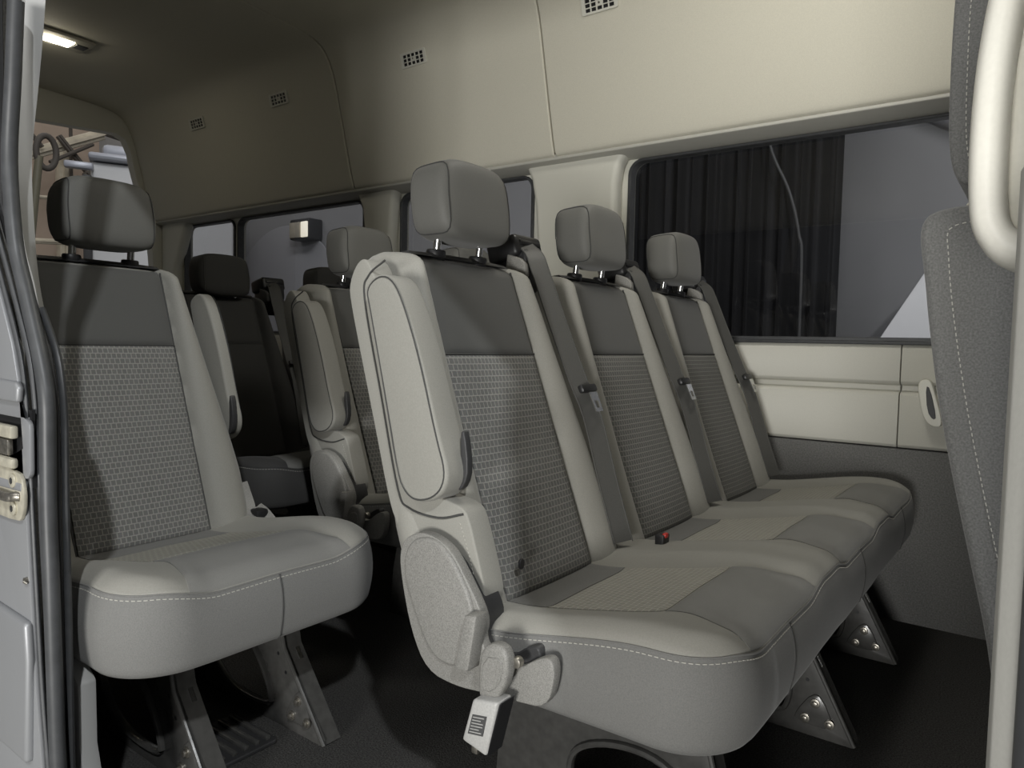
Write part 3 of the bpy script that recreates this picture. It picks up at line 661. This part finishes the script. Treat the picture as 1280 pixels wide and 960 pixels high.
bm = new(); prism(bm, smoothpoly([(-.024, .13), (.05, .13), (.05, -.088), (.0, -.086), (-.020, -.072), (-.026, -.04)], 2), 'xz', .018, .036, .005, 3); obj('mount', bm, 'handle', gh)

# ribbed floor grille under the single seat
fg = empty('floor_grille', (-1.14, .70, 0), 'black ribbed floor grille under the single seat', 'grille')
bm = new(); prism(bm, rr(-.07, .07, -.07, .07, .01, 3), 'xy', 0, .008, .002, 1); obj('plate', bm, 'shell', fg)
for k in range(6):
    bm = new(); box(bm, (0, -.055+.022*k, .011), (.12, .009, .008), .002); obj('rib', bm, 'steel', fg)

# ------------------------------------------------------------------ OUTSIDE THE WINDOWS
G = -.55
bm = new(); box(bm, (-2, 2, G-.05), (26, 26, .1)); o = struct('ground', bm, 'concrete')
bm = new(); box(bm, (-2, 5.62, 1.7), (24, .12, 4.5)); struct('wall_hall_side', bm, 'wall')
bm = new(); rings = []
N = 240
fr, bk = [], []
for k in range(N+1):
    x = lerp(-2.75, -1.02, k/N); y = 4.55+.045*math.sin(k*.47)+.03*math.sin(k*.211+1)+.012*math.sin(k*1.13)
    fr.append((x, y)); bk.append((x, y+.012))
rings = [[Vector((x+(-.16*(z-.8)/1.1*0 if True else 0)+(-.03 if k < 0 else 0), y, z)) for x, y in fr+bk[::-1]] for k, z in enumerate((G+.02, 1.0, 2.2, 3.6))]
loft(bm, rings); cu = obj('curtain', bm, 'curtain', None, 70); tag(cu, 'black pleated curtain hanging outside the wide side window', 'curtain')
bm = new(); tube(bm, crom([(-1.45, 4.44, 2.3), (-1.40, 4.44, 1.93), (-1.28, 4.44, 1.65), (-1.215, 4.44, 1.40), (-1.19, 4.44, 1.1), (-1.19, 4.44, G)], 8), .009, 8); tag(obj('edge_reflection', bm, 'label', None), 'thin grey line before the black curtain, modelled for a door-edge reflection', 'edge_reflection')  # tube stands in for a door-edge reflection in the glass
bm = new(); prism(bm, [(-.80, G), (-.80, .72), (-.767, .783), (-.50, 1.25), (-.30, 1.5), (.6, 1.5), (.6, G)], 'xz', 4.45, 4.53, .008, 2); rp = tag(obj('softbox_reflection', bm, 'white', None), 'bright white slanted shape modelled for a softbox reflection in the window, beside the front seat', 'reflection_shape')  # solid shape stands in for a softbox reflection in the window
for (a, b, r, l) in (((-.85, 5.4, 2.45), (.3, 5.4, 1.75), .03, 'dark diagonal roof brace outside the window, the longer one'), ((-.42, 5.3, 2.4), (-.1, 5.3, 1.85), .025, 'short dark roof brace outside the window, beside the front headrest')):
    bm = new(); cyl(bm, a, b, r, 10); tag(obj('roof_brace', bm, 'trussdark', None), l, 'beam', 'dark roof braces outside the side window')
# through the rear side windows
wp = empty('wall_lamp', (-7.09, 5.45, 2.0), 'small lit box lamp seen through the rearmost side windows', 'lamp')
bm = new(); box(bm, (0, 0, 0), (.36, .2, .24), .02); obj('housing', bm, 'shell', wp)
bm = new(); box(bm, (.10, -.10, -.01), (.12, .03, .18), .01); obj('lens', bm, 'lampwarm', wp)
bm = new(); box(bm, (-.07, -.10, -.01), (.20, .03, .18), .01); obj('reflector', bm, 'truss', wp)
bm = new(); cyl(bm, (-7.6, 5.54, 1.0), (-7.6, 5.515, 1.0), 1.1, 64, .03); tag(obj('round_panel', bm, mat('pale_grey_panel', (.30, .30, .31), .8), None), 'large pale grey round panel on the wall outside the rear side windows', 'panel')
# hall behind the open rear doors
bm = new(); box(bm, (-12.6, 3, 2.2), (.12, 16, 5.5)); struct('wall_hall_rear', bm, 'wallwarm')
def beam(a, b, r, m, label):
    bm = new(); d = Vector(b)-Vector(a); c = (Vector(a)+Vector(b))/2
    box(bm, c, (r, r, d.length), r*.12, 2, d.to_track_quat('Z', 'Y').to_matrix())
    box(bm, c, (r*1.6, r*.3, d.length), 0, 1, d.to_track_quat('Z', 'Y').to_matrix())
    tag(obj('roof_beam', bm, m, None), label, 'beam', 'roof beams behind the open rear doors')
vt = empty('white_van', (-8.0, 3.46, G), 'white box van parked behind the rear opening, grey roof edge', 'van', None, (0, 0, math.radians(-26)))
bm = new(); prism(bm, [(0, .45), (0, 3.0), (-.05, 3.06), (-1.7, 3.06), (-1.7, .45)], 'xz', .0, 1.38, .03, 3); obj('body', bm, mat('van_white', (.55, .55, .55), .5), vt)
bm = new(); box(bm, (-.82, .70, 3.10), (1.8, 1.44, .07), .03); box(bm, (-.85, .70, 3.20), (1.5, 1.2, .14), .05); obj('roof', bm, 'gsteel', vt)
bm = new(); box(bm, (.02, -.03, 2.4), (.06, .08, 1.0), .01); obj('corner_post', bm, 'shell', vt)
bm = new(); box(bm, (.06, -.10, 2.98), (.10, .26, .07), .02); obj('marker_lamp', bm, 'gsteel', vt)
for y in (.15, 1.2):
    for x in (-.45, -1.25):
        bm = new(); cyl(bm, (x, y-.11, .40), (x, y+.11, .40), .40, 28, .04); obj('wheel', bm, 'rubberblack', vt)
beam((-11.2, 3.9, 3.05), (-11.2, 5.0, 3.62), .15, 'truss', 'thick pale roof beam seen through the rear opening')
beam((-11.0, 3.75, 3.66), (-11.0, 4.15, 3.22), .05, 'trussdark', 'short dark brace at the top left of the rear opening')
beam((-11.0, 4.35, 3.42), (-11.0, 4.85, 2.85), .07, 'trussdark', 'dark diagonal brace running down to the white van roof')
beam((-10.9, 4.2, 3.02), (-10.9, 4.75, 3.38), .05, 'trussdark', 'thin dark brace crossing the diagonal one')
beam((-11.6, 4.75, 2.0), (-11.6, 4.75, 3.9), .04, 'trussdark', 'thin dark upright rod behind the roof braces')
beam((-11.8, 4.72, -.5), (-11.8, 4.72, 3.4), .16, 'truss', 'pale upright column behind the hanging hose')
beam((-11.4, 4.2, 3.80), (-11.4, 5.8, 3.62), .05, 'trussdark', 'dark roof purlin along the top edge of the rear opening')
beam((-10.8, 4.6, 2.95), (-10.8, 4.95, 2.7), .10, 'trussdark', 'stubby dark beam beside the white van corner')
beam((-10.5, 3.7, 2.45), (-10.5, 4.5, 2.52), .045, 'truss', 'thin level pale rail below the hose loop')
beam((-10.5, 3.8, 1.9), (-10.5, 4.6, 1.96), .07, 'truss', 'lowest pale rail behind the seat headrest')
hz = empty('hanging_hose', (-7.6, 2.9, 2.41), 'dark looped hose hanging from a pole behind the rear opening', 'hose')
bm = new(); lp = [Vector((0, .085*math.cos(2*PI*k/24), .15*math.sin(2*PI*k/24))) for k in range(25)]; sweep(bm, lp, ell(.028, .028, 10), Vector((1, 0, 0)), False); obj('loop', bm, 'trussdark', hz)
bm = new(); cyl(bm, (0, -.06, -.05), (0, -.22, -1.6), .035, 12); obj('pole', bm, mat('olive_pole', (.13, .12, .08), .6), hz)

# ------------------------------------------------------------------ CAMERA
cam_d = D.cameras.new('camera'); cam = D.objects.new('camera', cam_d); C.objects.link(cam)
yaw, pit, rol = (math.radians(a) for a in (36.5, 3.2, 1.2))
v = Vector((-math.sin(yaw)*math.cos(pit), math.cos(yaw)*math.cos(pit), -math.sin(pit)))
rt = Vector((math.cos(yaw), math.sin(yaw), 0)); up = rt.cross(v)
rt2 = rt*math.cos(rol)+up*math.sin(rol); up2 = rt2.cross(v)
mw = Matrix((rt2, up2, -v)).transposed().to_4x4(); mw.translation = Vector((0, 0, .72)); cam.matrix_world = mw
cam_d.sensor_width = 36; cam_d.lens = 905/1280*36; cam_d.clip_start = .01; cam_d.clip_end = 100
bpy.context.scene.camera = cam

# ------------------------------------------------------------------ LIGHT
def area(name, loc, target, size, power, col, spread=180):
    l = D.lights.new(name, 'AREA'); l.energy = power; l.color = col; l.shape = 'RECTANGLE'; l.size, l.size_y = size; l.spread = math.radians(spread)
    o = D.objects.new(name, l); C.objects.link(o); o.location = loc
    o.rotation_euler = (Vector(target)-Vector(loc)).to_track_quat('-Z', 'Y').to_euler(); return o
def point(name, loc, power, col, r=.05):
    l = D.lights.new(name, 'POINT'); l.energy = power; l.color = col; l.shadow_soft_size = r
    o = D.objects.new(name, l); C.objects.link(o); o.location = loc; return o
area('hall_work_lamp', (3.2, -2.35, 4.6), (-.9, .6, .7), (.17, .17), 205, (.96, .985, 1.))
area('doorway_softbox', (.30, -2.2, .42), (-.9, 1.6, 1.2), (.75, .5), 82, (1., .99, .955))
area('ceiling_fill', (-.46, 1.3, 1.89), (-.6, 1.4, .5), (.4, .25), 6, (1., .97, .89))  # added warm fill under the ceiling, no fixture there
area('side_fill', (-1.3, -1.8, 3.2), (0, .5, .8), (.8, .8), 20, (1., .98, .95))  # added fill from the door side, lifts the front pillar and handle
area('hall_roof_lamps_rear', (-9.5, 3.0, 5.2), (-10.5, 3.8, 1), (5, 5), 80, (1., .96, .9))
area('hall_roof_lamps_left', (-1.2, .8, 6.2), (-1.4, 5.6, 1.2), (5, 1.0), 300, (.97, .98, 1.))
point('dome_bulb', (-3.29, 1.265, 1.88), .5, (1., .92, .75), .03)
w = D.worlds.new('hall'); bpy.context.scene.world = w; w.use_nodes = True
w.node_tree.nodes['Background'].inputs[0].default_value = (.9, .93, 1, 1); w.node_tree.nodes['Background'].inputs[1].default_value = .10
vs = bpy.context.scene.view_settings
bpy.context.scene.display_settings.display_device = 'sRGB'
vs.view_transform = 'Standard'; vs.look = 'None'; vs.gamma = 1; vs.use_curve_mapping = False; vs.exposure = 0
